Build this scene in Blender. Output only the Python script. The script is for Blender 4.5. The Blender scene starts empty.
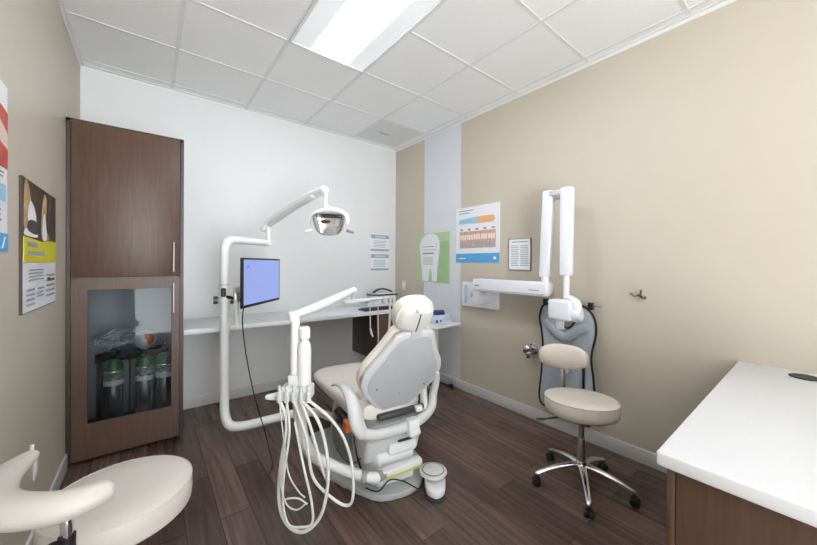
import bpy, bmesh, math, random
from mathutils import Vector, Matrix, Euler
random.seed(7)
PI = math.pi
col = bpy.context.scene.collection

# ------------------------------------------------------------------ materials
def s2l(c):
    return tuple(((v / 255) / 12.92 if v / 255 <= .04045 else ((v / 255 + .055) / 1.055) ** 2.4) for v in c)

def mat(name, rgb, rough=.5, metal=0., spec=.5, var=.03, scale=12., coat=0., emit=None, stretch=None, bump=0.):
    m = bpy.data.materials.new(name); m.use_nodes = True
    nt = m.node_tree; b = nt.nodes['Principled BSDF']
    c = s2l(rgb)
    tc = nt.nodes.new('ShaderNodeTexCoord'); mp = nt.nodes.new('ShaderNodeMapping')
    nt.links.new(tc.outputs['Object'], mp.inputs['Vector'])
    if stretch: mp.inputs['Scale'].default_value = stretch
    nz = nt.nodes.new('ShaderNodeTexNoise'); nz.inputs['Scale'].default_value = scale; nz.inputs['Detail'].default_value = 4
    nt.links.new(mp.outputs['Vector'], nz.inputs['Vector'])
    rp = nt.nodes.new('ShaderNodeValToRGB')
    rp.color_ramp.elements[0].position = .3; rp.color_ramp.elements[1].position = .7
    rp.color_ramp.elements[0].color = tuple(max(0, v * (1 - var)) for v in c) + (1,)
    rp.color_ramp.elements[1].color = tuple(min(1, v * (1 + var)) for v in c) + (1,)
    nt.links.new(nz.outputs['Fac'], rp.inputs['Fac']); nt.links.new(rp.outputs['Color'], b.inputs['Base Color'])
    b.inputs['Roughness'].default_value = rough; b.inputs['Metallic'].default_value = metal
    b.inputs['Specular IOR Level'].default_value = spec; b.inputs['Coat Weight'].default_value = coat
    if emit:
        b.inputs['Emission Color'].default_value = s2l(emit[0]) + (1,); b.inputs['Emission Strength'].default_value = emit[1]
    if bump:
        bp = nt.nodes.new('ShaderNodeBump'); bp.inputs['Strength'].default_value = bump; bp.inputs['Distance'].default_value = .004
        nt.links.new(nz.outputs['Fac'], bp.inputs['Height']); nt.links.new(bp.outputs['Normal'], b.inputs['Normal'])
    return m

def glass_mat(name, tint=(235, 240, 240), refl=1.):
    m = bpy.data.materials.new(name); m.use_nodes = True
    nt = m.node_tree; nt.nodes.clear()
    out = nt.nodes.new('ShaderNodeOutputMaterial'); mix = nt.nodes.new('ShaderNodeMixShader')
    tr = nt.nodes.new('ShaderNodeBsdfTransparent'); gl = nt.nodes.new('ShaderNodeBsdfGlossy'); fr = nt.nodes.new('ShaderNodeFresnel')
    tr.inputs['Color'].default_value = s2l(tint) + (1,); gl.inputs['Roughness'].default_value = .02; fr.inputs['IOR'].default_value = 1.5
    ml = nt.nodes.new('ShaderNodeMath'); ml.operation = 'MULTIPLY'; ml.inputs[1].default_value = refl
    nt.links.new(fr.outputs[0], ml.inputs[0]); nt.links.new(ml.outputs[0], mix.inputs[0])
    nt.links.new(tr.outputs[0], mix.inputs[1]); nt.links.new(gl.outputs[0], mix.inputs[2]); nt.links.new(mix.outputs[0], out.inputs[0])
    return m

def floor_mat():
    m = bpy.data.materials.new('dark vinyl planks'); m.use_nodes = True
    nt = m.node_tree; b = nt.nodes['Principled BSDF']; N = nt.nodes.new; L = nt.links.new
    tc = N('ShaderNodeTexCoord'); sep = N('ShaderNodeSeparateXYZ'); cmb = N('ShaderNodeCombineXYZ')
    L(tc.outputs['Object'], sep.inputs[0]); L(sep.outputs['Y'], cmb.inputs['X']); L(sep.outputs['X'], cmb.inputs['Y'])
    br = N('ShaderNodeTexBrick'); br.offset = .37; br.offset_frequency = 2
    br.inputs['Scale'].default_value = 1; br.inputs['Brick Width'].default_value = 1.22; br.inputs['Row Height'].default_value = .152
    br.inputs['Mortar Size'].default_value = .0016; br.inputs['Mortar Smooth'].default_value = .3; br.inputs['Bias'].default_value = -.1
    br.inputs['Color1'].default_value = s2l((84, 66, 60)) + (1,); br.inputs['Color2'].default_value = s2l((112, 90, 82)) + (1,)
    br.inputs['Mortar'].default_value = s2l((30, 22, 21)) + (1,)
    L(cmb.outputs[0], br.inputs['Vector'])
    mp = N('ShaderNodeMapping'); mp.inputs['Scale'].default_value = (1.3, 22, 1); L(cmb.outputs[0], mp.inputs['Vector'])
    nz = N('ShaderNodeTexNoise'); nz.inputs['Scale'].default_value = 1.6; nz.inputs['Detail'].default_value = 8; nz.inputs['Distortion'].default_value = .6
    L(mp.outputs[0], nz.inputs['Vector'])
    rp = N('ShaderNodeValToRGB'); rp.color_ramp.elements[0].position = .32; rp.color_ramp.elements[1].position = .72
    rp.color_ramp.elements[0].color = (.55, .53, .52, 1); rp.color_ramp.elements[1].color = (1.3, 1.24, 1.22, 1)
    L(nz.outputs['Fac'], rp.inputs['Fac'])
    mx = N('ShaderNodeMix'); mx.data_type = 'RGBA'; mx.blend_type = 'MULTIPLY'; mx.inputs[0].default_value = 1
    L(br.outputs['Color'], mx.inputs[6]); L(rp.outputs['Color'], mx.inputs[7]); L(mx.outputs[2], b.inputs['Base Color'])
    b.inputs['Roughness'].default_value = .27; b.inputs['Specular IOR Level'].default_value = .55
    bp = N('ShaderNodeBump'); bp.inputs['Strength'].default_value = .12; bp.inputs['Distance'].default_value = .002
    L(nz.outputs['Fac'], bp.inputs['Height']); L(bp.outputs['Normal'], b.inputs['Normal'])
    return m

M = {}
M['wall_white'] = mat('white wall paint', (221, 222, 222), .55, var=.006)
M['wall_beige'] = mat('beige wall paint', (195, 186, 170), .42, var=.008, spec=.45)
M['stripe'] = mat('pale blue white stripe paint', (214, 216, 221), .5, var=.006)
M['ceil'] = mat('ceiling tile', (240, 240, 240), .85, var=.02, scale=160, bump=.05)
M['tee'] = mat('ceiling grid white metal', (226, 226, 226), .45, var=.01)
M['base'] = mat('grey white rubber baseboard', (206, 205, 204), .4, var=.01)
M['floor'] = floor_mat()
M['wood'] = mat('dark walnut laminate', (90, 67, 55), .38, var=.16, scale=5, stretch=(14, 14, 1.1), spec=.4)
M['wood_dark'] = mat('dark walnut edge', (54, 40, 34), .4, var=.12, scale=5, stretch=(14, 14, 1.1))
M['gap_shade'] = mat('black gap shade', (14, 12, 12), .8)  # near black stands in for the shadow under the cabinet door
M['inside'] = mat('grey melamine interior', (206, 208, 210), .6)
M['worktop'] = mat('white solid worktop', (221, 222, 225), .35, var=.012, scale=60)
M['plastic'] = mat('white enamel', (226, 227, 228), .32, var=.012, coat=.15)
M['pipe'] = mat('white painted pipe', (228, 228, 226), .28, var=.01, coat=.2)
M['shell'] = mat('light grey shell plastic', (203, 204, 204), .35, var=.012)
M['grey'] = mat('mid grey plastic', (140, 142, 143), .45)
M['panel'] = mat('shaded grey panel plastic', (180, 182, 185), .42)  # grey carries the shade on the backrest's rear face
M['plate'] = mat('grey base plate', (172, 175, 175), .45)
M['cream'] = mat('cream vinyl upholstery', (222, 215, 206), .42, var=.015, scale=30)
M['cover'] = mat('pale vinyl cover', (208, 206, 202), .45, var=.02, scale=30)
M['stool'] = mat('beige vinyl upholstery', (206, 197, 186), .42, var=.015, scale=30)
M['stool2'] = mat('pale vinyl upholstery', (208, 201, 194), .42, var=.012, scale=30)
M['chrome'] = mat('chrome', (225, 225, 226), .12, metal=1, var=.01)
M['cyl'] = mat('satin aluminium', (238, 238, 236), .24, metal=.9, var=.03)
M['steel'] = mat('brushed steel', (190, 190, 188), .3, metal=1, var=.05, stretch=(1, 1, 12))
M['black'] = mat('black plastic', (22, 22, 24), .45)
M['dark'] = mat('dark grey plastic', (60, 62, 66), .5)
M['rubber'] = mat('black rubber', (18, 18, 19), .6)
M['hose'] = mat('pale grey silicone hose', (219, 219, 214), .4)
M['lens'] = mat('light diffuser', (236, 237, 238), .6, emit=((240, 247, 255), .2))
M['lens_hot'] = mat('light diffuser center', (250, 250, 250), .6, emit=((240, 247, 255), 14.5))
M['screen'] = mat('lit blue monitor screen', (30, 34, 60), .3, emit=((150, 168, 230), .70), var=.01)
M['icon'] = mat('screen icon', (60, 70, 150), .3, emit=((96, 110, 190), .6))
M['bottle'] = mat('translucent white bottle', (232, 233, 233), .3)
M['yellowgreen'] = mat('yellow green strip', (196, 200, 60), .5)
M['orange'] = mat('orange plastic', (222, 110, 50), .4)
M['apron'] = mat('grey apron fabric', (172, 178, 187), .6, var=.05, scale=40)
M['clear'] = mat('clear plastic film', (205, 208, 210), .2, spec=.8)
M['green_label'] = mat('green cylinder paint', (84, 132, 92), .35, var=.5, scale=40)
M['paper'] = mat('white paper', (236, 237, 240), .55, var=.004)
M['board'] = mat('white poster board', (228, 229, 233), .4, var=.004)
M['ink_grey'] = mat('grey print', (150, 154, 162), .6)
M['ink_dark'] = mat('dark print', (70, 66, 66), .6)
M['blue'] = mat('bright blue print', (84, 162, 216), .4)
M['lightblue'] = mat('light blue print', (150, 200, 226), .45)
M['paleblue'] = mat('pale blue print', (186, 208, 222), .45)
M['bluegrey'] = mat('blue grey print', (150, 168, 182), .45)
M['orangep'] = mat('orange print', (228, 174, 122), .45)
M['green'] = mat('green print', (176, 203, 156), .45, var=.03, scale=4)
M['green2'] = mat('dark green print', (156, 190, 138), .45)
M['yellow'] = mat('yellow print', (214, 204, 42), .4)
M['brown'] = mat('dark brown print', (64, 48, 36), .4, var=.5, scale=18)
M['tan'] = mat('tan print', (190, 160, 116), .4, var=.3, scale=18)
M['red'] = mat('red print', (196, 82, 72), .4, var=.2, scale=14)
M['pink'] = mat('pink print', (232, 206, 196), .4)
M['teeth'] = mat('tooth print', (232, 222, 214), .4, var=.04)
M['gum'] = mat('gum print', (206, 158, 140), .4, var=.3, scale=60)
M['navy'] = mat('navy plastic', (52, 52, 96), .4)
M['bluedev'] = mat('pale blue plastic', (196, 208, 232), .4)
M['label'] = mat('printed cylinder label', (150, 170, 140), .5, var=.6, scale=60)
M['hookmetal'] = mat('dull dark metal', (120, 116, 110), .35, metal=.9)
M['glass'] = glass_mat('cabinet glass', (225, 228, 230), .3)
M['frost'] = glass_mat('clear shield', (240, 242, 243), 1.2)

# ------------------------------------------------------------------ mesh builder
class MB:
    def __init__(s): s.b = bmesh.new()
    def box(s, c, d, bev=0, rot=None, seg=2):
        r = bmesh.ops.create_cube(s.b, size=1)['verts']
        mx = Matrix.Translation(c) @ ((rot if isinstance(rot, Matrix) else Euler(rot).to_matrix().to_4x4()) if rot is not None else Matrix()) @ Matrix.Diagonal((*d, 1))
        bmesh.ops.transform(s.b, matrix=mx, verts=r)
        if bev:
            es = list({e for v in r for e in v.link_edges})
            bmesh.ops.bevel(s.b, geom=es, offset=bev, segments=seg, profile=.5, affect='EDGES')
        return s
    def bb(s, a, b, bev=0, seg=2):
        return s.box([(a[i] + b[i]) / 2 for i in range(3)], [abs(b[i] - a[i]) for i in range(3)], bev, None, seg)
    def cyl(s, p, q, r, r2=None, n=24, bev=0):
        p, q = Vector(p), Vector(q); d = q - p; L = d.length
        mx = Matrix.Translation((p + q) / 2) @ d.to_track_quat('Z', 'Y').to_matrix().to_4x4()
        v = bmesh.ops.create_cone(s.b, cap_ends=True, segments=n, radius1=r, radius2=r if r2 is None else r2, depth=L, matrix=mx)['verts']
        if bev:
            es = [e for e in {e for w in v for e in w.link_edges} if any(len(f.verts) > 4 for f in e.link_faces)]
            bmesh.ops.bevel(s.b, geom=es, offset=bev, segments=3, profile=.5, affect='EDGES')
        return s
    def ball(s, c, r, sc=(1, 1, 1), rot=None, n=20):
        mx = Matrix.Translation(c) @ (Euler(rot).to_matrix().to_4x4() if rot else Matrix()) @ Matrix.Diagonal((r * sc[0], r * sc[1], r * sc[2], 1))
        bmesh.ops.create_uvsphere(s.b, u_segments=n, v_segments=max(8, n * 2 // 3), radius=1, matrix=mx); return s
    def tube(s, pts, r, n=12, smooth=6, r2=None, up=(0, 0, 1), round_ends=True):
        """tube along points; r a number or list per point; r2 the second radius (across) for flat sections"""
        P = [Vector(p) for p in pts]; R = list(r) if isinstance(r, (list, tuple)) else [r] * len(P)
        R2 = R if r2 is None else (list(r2) if isinstance(r2, (list, tuple)) else [r2] * len(P))
        if smooth > 1 and len(P) > 2:
            Q, A, B = [], [], []
            for i in range(len(P) - 1):
                p0, p1, p2, p3 = P[max(i - 1, 0)], P[i], P[i + 1], P[min(i + 2, len(P) - 1)]
                for k in range(smooth):
                    t = k / smooth
                    Q.append(.5 * ((2 * p1) + (p2 - p0) * t + (2 * p0 - 5 * p1 + 4 * p2 - p3) * t * t + (3 * p1 - p0 - 3 * p2 + p3) * t ** 3))
                    A.append(R[i] + (R[i + 1] - R[i]) * t); B.append(R2[i] + (R2[i + 1] - R2[i]) * t)
            Q.append(P[-1]); A.append(R[-1]); B.append(R2[-1]); P, R, R2 = Q, A, B
        if round_ends:
            for end in (0, -1):
                d = (P[1] - P[0]).normalized() if end == 0 else (P[-2] - P[-1]).normalized()
                base, ra, rb = P[end].copy(), R[end], R2[end]; m = min(ra, rb)
                ex = [(base - d * m * .55, .84), (base - d * m * .92, .4)]
                for q, f in ex:
                    if end == 0: P.insert(0, q); R.insert(0, ra * f); R2.insert(0, rb * f)
                    else: P.append(q); R.append(ra * f); R2.append(rb * f)
        rings = []; T0 = None; X = None
        for i, p in enumerate(P):
            t = (P[min(i + 1, len(P) - 1)] - P[max(i - 1, 0)]).normalized()
            if X is None:
                u = Vector(up)
                if abs(t.dot(u)) > .95: u = Vector((1, 0, 0)) if abs(t.x) < .9 else Vector((0, 1, 0))
                X = (u - t * u.dot(t)).normalized()
            else:
                X = (X - t * X.dot(t)).normalized()
            Y = t.cross(X)
            rings.append([s.b.verts.new(p + X * R[i] * math.cos(a) + Y * R2[i] * math.sin(a)) for a in [2 * PI * k / n for k in range(n)]])
        for a, b in zip(rings, rings[1:]):
            for k in range(n): s.b.faces.new((a[k], a[(k + 1) % n], b[(k + 1) % n], b[k]))
        s.b.faces.new(rings[0][::-1]); s.b.faces.new(rings[-1]); return s
    def loft(s, rings, caps=True):
        rs = [[s.b.verts.new(p) for p in r] for r in rings]; n = len(rs[0])
        for a, b in zip(rs, rs[1:]):
            for k in range(n): s.b.faces.new((a[k], a[(k + 1) % n], b[(k + 1) % n], b[k]))
        if caps: s.b.faces.new(rs[0][::-1])
        s.b.faces.new(rs[-1]); return s
    def lathe(s, prof, c=(0, 0, 0), n=32, sx=1, sy=1, mx=None):
        rs = [[Vector((r * math.cos(2 * PI * k / n) * sx, r * math.sin(2 * PI * k / n) * sy, z)) for k in range(n)] for r, z in prof]
        m = mx if mx is not None else Matrix.Translation(c)
        return s.loft([[m @ p for p in r] for r in rs])
    def prism(s, poly, mx, t, bev=0, seg=2):
        """2D polygon (x,y) extruded by t along z of mx"""
        vs = [s.b.verts.new(mx @ Vector((x, y, 0))) for x, y in poly]
        f = s.b.faces.new(vs); r = bmesh.ops.extrude_face_region(s.b, geom=[f])
        nv = [v for v in r['geom'] if isinstance(v, bmesh.types.BMVert)]
        off = (mx.to_3x3() @ Vector((0, 0, t)))
        for v in nv: v.co += off
        if bev:
            es = list({e for f2 in [f] + [g for g in r['geom'] if isinstance(g, bmesh.types.BMFace)] for e in f2.edges if f2.calc_area() > 0})
            caps = [g for g in r['geom'] if isinstance(g, bmesh.types.BMFace)]
            es = list({e for g in caps + [f] for e in g.edges})
            bmesh.ops.bevel(s.b, geom=es, offset=bev, segments=seg, profile=.5, affect='EDGES')
        return s
    def quad(s, pts):
        s.b.faces.new([s.b.verts.new(p) for p in pts]); return s

def spline(pts, k=6, closed=True):
    n = len(pts); out = []
    for i in range(n):
        p0, p1, p2, p3 = [Vector((*pts[j % n], 0)) for j in (i - 1, i, i + 1, i + 2)]
        for q in range(k):
            t = q / k
            v = .5 * ((2 * p1) + (p2 - p0) * t + (2 * p0 - 5 * p1 + 4 * p2 - p3) * t * t + (3 * p1 - p0 - 3 * p2 + p3) * t ** 3)
            out.append((v.x, v.y))
    return out

def pad(out, mx, t, r, seg=4):
    """a soft slab: closed outline, thickness t along z of mx, rounded rim of radius r"""
    n = len(out); nm = []
    for i in range(n):
        a, b = out[i - 1], out[(i + 1) % n]; d = Vector((b[1] - a[1], a[0] - b[0])).normalized(); nm.append(d)
    cxy = (sum(p[0] for p in out) / n, sum(p[1] for p in out) / n)
    sg = 1 if sum(nm[i].x * (out[i][0] - cxy[0]) + nm[i].y * (out[i][1] - cxy[1]) for i in range(n)) > 0 else -1
    def ring(ins, z): return [mx @ Vector((out[i][0] - sg * nm[i].x * ins, out[i][1] - sg * nm[i].y * ins, z)) for i in range(n)]
    rs = [ring(r * (1 - math.sin(k / seg * PI / 2)), r * (1 - math.cos(k / seg * PI / 2))) for k in range(seg + 1)]
    rs += [ring(r * (1 - math.cos(k / seg * PI / 2)), t - r + r * math.sin(k / seg * PI / 2)) for k in range(seg + 1)]
    return MB().loft(rs)

def root_of(o):
    while o.parent: o = o.parent
    return o

def wmat(o):
    return Matrix.Translation(o.location) @ o.rotation_euler.to_matrix().to_4x4()

def obj(name, mb, m, parent=None, local=False, angle=38, **props):
    me = bpy.data.meshes.new(name)
    bm = mb.b if isinstance(mb, MB) else mb
    if parent is not None and not local:
        bmesh.ops.transform(bm, matrix=wmat(root_of(parent)).inverted(), verts=bm.verts)
    bmesh.ops.recalc_face_normals(bm, faces=bm.faces)
    bm.to_mesh(me); bm.free()
    me.shade_smooth(); me.set_sharp_from_angle(angle=math.radians(angle))
    me.materials.append(M[m])
    o = bpy.data.objects.new(name, me); col.objects.link(o)
    if parent is not None: o.parent = parent
    for k, v in props.items(): o[k] = v
    return o

def thing(name, label, cat, loc=(0, 0, 0), rotz=0, group=None):
    o = bpy.data.objects.new(name, None); col.objects.link(o)
    o.empty_display_size = .05; o.location = loc; o.rotation_euler = (0, 0, rotz)
    o['label'] = label; o['category'] = cat
    if group: o['group'] = group
    return o

def solo(name, mb, m, label, cat, loc=(0, 0, 0), group=None):
    """a thing that is one mesh, origin at loc"""
    bm = mb.b; bmesh.ops.transform(bm, matrix=Matrix.Translation(loc).inverted(), verts=bm.verts)
    o = obj(name, mb, m, None); o.location = loc; o['label'] = label; o['category'] = cat
    if group: o['group'] = group
    return o

def struct(name, mb, m):
    o = obj(name, mb, m); o['kind'] = 'structure'; return o

def mirror_tree(src, loc, label):
    r = src.copy(); col.objects.link(r); r.location = loc; r['label'] = label
    for ch in list(src.children):
        c = ch.copy(); col.objects.link(c); c.parent = r
        for g in list(ch.children):
            d = g.copy(); col.objects.link(d); d.parent = c
    return r

# ------------------------------------------------------------------ room
XL, XR, YB, YF, H = -.4313, 2.687, 3.694, -1.8, 2.948
T = .6096; GX, GY = .164, 2.979
struct('floor', MB().bb((XL - .1, YF, -.1), (XR + .1, YB + .1, 0)), 'floor')
struct('ceiling', MB().bb((XL - .1, YF, H), (XR + .1, YB + .1, H + .1)), 'ceil')
struct('wall_left', MB().bb((XL - .1, YF, 0), (XL, YB + .1, H)), 'wall_beige')
struct('wall_back', MB().bb((XL, YB, 0), (XR, YB + .1, H)), 'wall_white')
struct('wall_right', MB().bb((XR, YF, 0), (XR + .1, YB + .1, H)), 'wall_beige')
struct('wall_front', MB().bb((XL - .1, YF - .1, 0), (-.2, YF, H)), 'wall_beige')  # unseen wall; the gap beside it is invented and sized to steer fill
struct('wall_front', MB().bb((1.1, YF - .1, 0), (XR + .1, YF, H)), 'wall_beige')
# painted stripe on the right wall, a coat of paint over the wall
struct('trim_3', MB().bb((XR - .0015, 2.477, .0), (XR + .002, 3.087, H)), 'stripe')
g = MB()
k = -1
while GX + k * T < XR:
    x = GX + k * T
    if x > XL: g.bb((x - .012, YF, H - .004), (x + .012, YB, H + .01))
    k += 1
k = -6
while GY + k * T < YB:
    y = GY + k * T
    if y > YF: g.bb((XL, y - .012, H - .0035), (XR, y + .012, H + .01))
    k += 1
struct('trim_1', g, 'tee')
g = MB()
g.bb((XL, YB - .024, H - .006), (XR, YB, H)); g.bb((XL, YF, H - .006), (XL + .024, YB, H)); g.bb((XR - .024, YF, H - .006), (XR, YB, H))
g.bb((XL, YB - .003, H - .03), (XR, YB, H)); g.bb((XL, YF, H - .03), (XL + .003, YB, H)); g.bb((XR - .003, YF, H - .03), (XR, YB, H))
struct('trim_2', g, 'tee')
bh = .1
struct('baseboard_back', MB().bb((XL, YB - .012, 0), (XR, YB, bh), .003), 'base')
struct('baseboard_left', MB().bb((XL, YF, 0), (XL + .012, YB, bh), .003), 'base')
struct('baseboard_right', MB().bb((XR - .012, YF, 0), (XR, YB, bh), .003), 'base')

# ceiling light
lx0, lx1, ly1 = GX + T, GX + 2 * T, GY - T; ly0 = ly1 - 2 * T
t = thing('ceiling_light', 'long recessed white ceiling light panel, lit, in the tile grid', 'ceiling light', ((lx0 + lx1) / 2, (ly0 + ly1) / 2, H))
f = MB(); w = .02
for a, b in (((lx0, ly0), (lx0 + w, ly1)), ((lx1 - w, ly0), (lx1, ly1)), ((lx0, ly0), (lx1, ly0 + w)), ((lx0, ly1 - w), (lx1, ly1))):
    f.bb((*a, H - .012), (*b, H + .004))
obj('frame', f, 'tee', t)
obj('diffuser', MB().bb((lx0 + w, ly0 + w, H - .006), (lx1 - w, ly1 - w, H + .002)), 'lens', t)
cx = (lx0 + lx1) / 2
obj('lamp_strip', MB().tube([(cx, ly0 + w + .01, H - .006), (cx, ly1 - w - .01, H - .006)], .003, n=16, smooth=1, r2=.15, round_ends=False), 'lens_hot', t)
# ceiling vent
vx0, vx1, vy0, vy1 = GX + 3 * T, GX + 4 * T, GY, GY + T
t = thing('ceiling_vent', 'square grey perforated ceiling vent panel in the far right ceiling corner', 'vent', ((vx0 + vx1) / 2, (vy0 + vy1) / 2, H))
M['vent'] = mat('perforated grey panel', (222, 222, 223), .7, var=.12, scale=300)
obj('panel', MB().bb((vx0 + .015, vy0 + .015, H - .005), (vx1 - .015, vy1 - .015, H + .002)), 'vent', t)
obj('latch', MB().bb((vx0 + .17, vy0 + .32, H - .010), (vx0 + .31, vy0 + .335, H - .004), .002), 'grey', t)

# ------------------------------------------------------------------ tall cabinet
cx0, cx1, cy0, cy1, cz1 = XL + .002, .214, 3.1, YB - .012, 2.325
t = thing('tall_cabinet', 'tall dark walnut cabinet with a glass lower door in the back left corner', 'cabinet', ((cx0 + cx1) / 2, (cy0 + cy1) / 2, 0))
b = MB(); e = .022
b.bb((cx0, cy0, 0), (cx0 + e, cy1, cz1)); b.bb((cx1 - e, cy0, 0), (cx1, cy1, cz1)); b.bb((cx0, cy0, cz1 - e), (cx1, cy1, cz1))
b.bb((cx0 + e, cy0 + .02, .08), (cx1 - e, cy1 - .01, .1)); b.bb((cx0 + e, cy0 + .02, 1.25), (cx1 - e, cy1, 1.27))
obj('body', b, 'wood_dark', t)
obj('back_panel', MB().bb((cx0 + e, cy1 - .012, .1), (cx1 - e, cy1 - .004, 1.25)), 'inside', t)
obj('toe_kick', MB().bb((cx0 + e, cy0 + .05, 0), (cx1 - e, cy0 + .06, .08)), 'gap_shade', t)
dx0, dx1 = cx0 + e + .003, cx1 - e - .003
d = obj('door', MB().bb((dx0, cy0 - .002, 1.269), (dx1, cy0 + .018, cz1 - .012), .0015), 'wood', t)
def bar_handle(x, z0, z1, y, parent):
    m = MB().cyl((x, y - .03, z0), (x, y - .03, z1), .0055, n=14)
    for z in (z0 + .03, z1 - .03): m.cyl((x, y - .03, z), (x, y, z), .004, n=10)
    obj('handle', m, 'steel', parent)
bar_handle(.150, 1.300, 1.525, cy0 - .002, d)
d = MB(); z0, z1 = .03, 1.263; gx0, gx1, gz0, gz1 = -.325, .138, .268, 1.178
for a, c in (((dx0, z0), (gx0, z1)), ((gx1, z0), (dx1, z1)), ((gx0, z0), (gx1, gz0)), ((gx0, gz1), (gx1, z1))):
    d.bb((a[0], cy0 - .002, a[1]), (c[0], cy0 + .018, c[1]))
d = obj('door', d, 'wood', t)
obj('glass_pane', MB().bb((gx0, cy0 + .006, gz0), (gx1, cy0 + .010, gz1)), 'glass', d, label='clear glass pane of the lower door')
bar_handle(.150, .99, 1.215, cy0 - .002, d)

# things inside the cabinet
CYL = 'gas cylinders inside the tall cabinet'
def cylinder(x, y, label, first=None):
    if first is not None: return mirror_tree(first, (x, y, .1), label)
    t = thing('gas_cylinder', label, 'gas cylinder', (x, y, .1), 0, CYL)
    obj('body', MB().lathe([(.052, 0), (.058, .008), (.058, .46), (.054, .49), (.040, .517), (.022, .532)]), 'cyl', t, local=True)
    obj('shoulder', MB().lathe([(.0592, .45), (.0592, .465), (.055, .494), (.041, .521), (.024, .534), (.02, .534)]), 'green_label', t, local=True)
    obj('paper_label', MB().lathe([(.0588, .34), (.0594, .342), (.0594, .375), (.0588, .377)]), 'paper', t, local=True)
    obj('band', MB().lathe([(.0588, .39), (.0592, .392), (.0592, .44), (.0588, .442)]), 'label', t, local=True)
    v = MB().cyl((0, 0, .53), (0, 0, .58), .014, n=16).bb((-.02, -.045, .565), (.02, .03, .605), .006).cyl((-.06, -.01, .587), (.045, -.01, .587), .011, n=12)
    v = obj('valve', v, 'black', t, local=True)
    obj('stem', MB().cyl((0, 0, .60), (0, 0, .64), .008, n=12), 'chrome', v, local=True)
    return t
c1 = cylinder(-.208, 3.36, 'silver gas cylinder nearest the left side behind the cabinet glass')
cylinder(-.022, 3.36, 'silver gas cylinder in the middle of the row behind the cabinet glass', c1)
cylinder(.105, 3.36, 'silver gas cylinder at the right end of the row, partly hidden behind the door frame', c1)
# breathing mask and tubing lying on the valves
t = thing('breathing_mask', 'clear breathing mask with an orange valve on top of the middle cylinder', 'mask', (-.03, 3.33, .69))
obj('cup', MB().lathe([(.072, 0), (.076, .006), (.072, .02), (.05, .05), (.02, .062)], mx=Matrix.Translation((-.02, 3.30, .765)) @ Euler((PI * .45, 0, .5)).to_matrix().to_4x4()), 'clear', t)
obj('valve', MB().ball((-.008, 3.258, .772), .045, (1, .5, 1.1)), 'orange', t)
tb = MB()
for i in range(9):
    a = random.uniform(0, 2 * PI); r = random.uniform(.04, .09); x0 = -.17 + random.uniform(-.07, .07); z0_ = .79 + random.uniform(-.03, .05)
    tb.tube([(x0 + r * math.cos(a + q) * 1.1, 3.34 + .03 * math.sin(3 * q + i), z0_ + r * .6 * math.sin(a + q)) for q in [j * .7 for j in range(8)]], .006, n=8, smooth=4)
tb.tube([(-.235, 3.33, .70), (-.21, 3.33, .75), (-.17, 3.33, .79)], .006, n=8)
tb.tube([(-.1, 3.33, .78), (-.06, 3.33, .8), (-.02, 3.33, .78)], .006, n=8)
solo('tubing_bundle', tb, 'clear', 'tangle of clear plastic tubing on top of the left gas cylinder', 'tubing', (-.17, 3.34, .75))
r = MB().bb((-.32, 3.42, .60), (.2, 3.47, .66), .004).bb((-.31, 3.43, .1), (-.28, 3.46, .62)).bb((.165, 3.51, .1), (.195, 3.54, .62)).bb((.16, 3.44, .6), (.2, 3.54, .64))
r.bb((-.12, 3.38, .1), (-.11, 3.42, .62)).bb((-.13, 3.40, .6), (-.12, 3.44, .62))
solo('cylinder_rack', r, 'black', 'black metal rack holding the gas cylinders upright in the cabinet', 'rack', (-.05, 3.45, .1))

# ------------------------------------------------------------------ printed sheets on the walls
def frame_on(wall):
    # returns f(u, v, t): u along the wall left to right as seen, v up, t out of the wall
    if wall == 'right': return lambda u, v, t: (XR - t, -u, v)
    if wall == 'left': return lambda u, v, t: (XL + t, u, v)
    return lambda u, v, t: (u, YB - t, v)
def sheet(name, label, cat, wall, u0, u1, v0, v1, th, bodymat, prints, border=None, group=None, edge=None):
    F = frame_on(wall); W, Hh = u1 - u0, v1 - v0
    t = thing(name, label, cat, F((u0 + u1) / 2, v0, 0), 0, group)
    a, b_ = F(u0, v0, 0), F(u1, v1, th)
    obj('board', MB().bb(a, b_, .001, 1), bodymat, t)
    if border:
        m = MB(); w = border[1]
        for p, q in (((u0, v0), (u0 + w, v1)), ((u1 - w, v0), (u1, v1)), ((u0, v0), (u1, v0 + w)), ((u0, v1 - w), (u1, v1))):
            m.bb(F(p[0], p[1], 0), F(q[0], q[1], th + border[2]))
        obj('frame', m, border[0], t)
    for i, (pname, pm, polys) in enumerate(prints):
        o0 = th + .0004 + .0005 * i
        for q0, poly in enumerate(polys):
            if q0 == 0 or pname in ('logo', 'photo_light', 'photo_white', 'photo_shade', 'red_shape'): m = MB()
            if len(poly) == 4 and not isinstance(poly[0], (tuple, list)):
                x0, y0, x1, y1 = poly; poly = [(x0, y0), (x1, y0), (x1, y1), (x0, y1)]
            A = [m.b.verts.new(F(u0 + x * W, v0 + y * Hh, o0)) for x, y in poly]
            B = [m.b.verts.new(F(u0 + x * W, v0 + y * Hh, th - .0005)) for x, y in poly]
            m.b.faces.new(A); m.b.faces.new(B[::-1])
            for q in range(len(A)): m.b.faces.new((A[q], A[(q + 1) % len(A)], B[(q + 1) % len(A)], B[q]))
            if q0 == len(polys) - 1 or pname in ('logo', 'photo_light', 'photo_white', 'photo_shade', 'red_shape'): obj(pname, m, pm, t)
    return t
def lines(x0, x1, y0, y1, n, ragged=.1, h=.4):
    out = []; st = (y1 - y0) / n
    for i in range(n):
        y = y0 + i * st; out.append((x0, y, x1 - random.random() * ragged * (x1 - x0), y + st * h))
    return out

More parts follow.
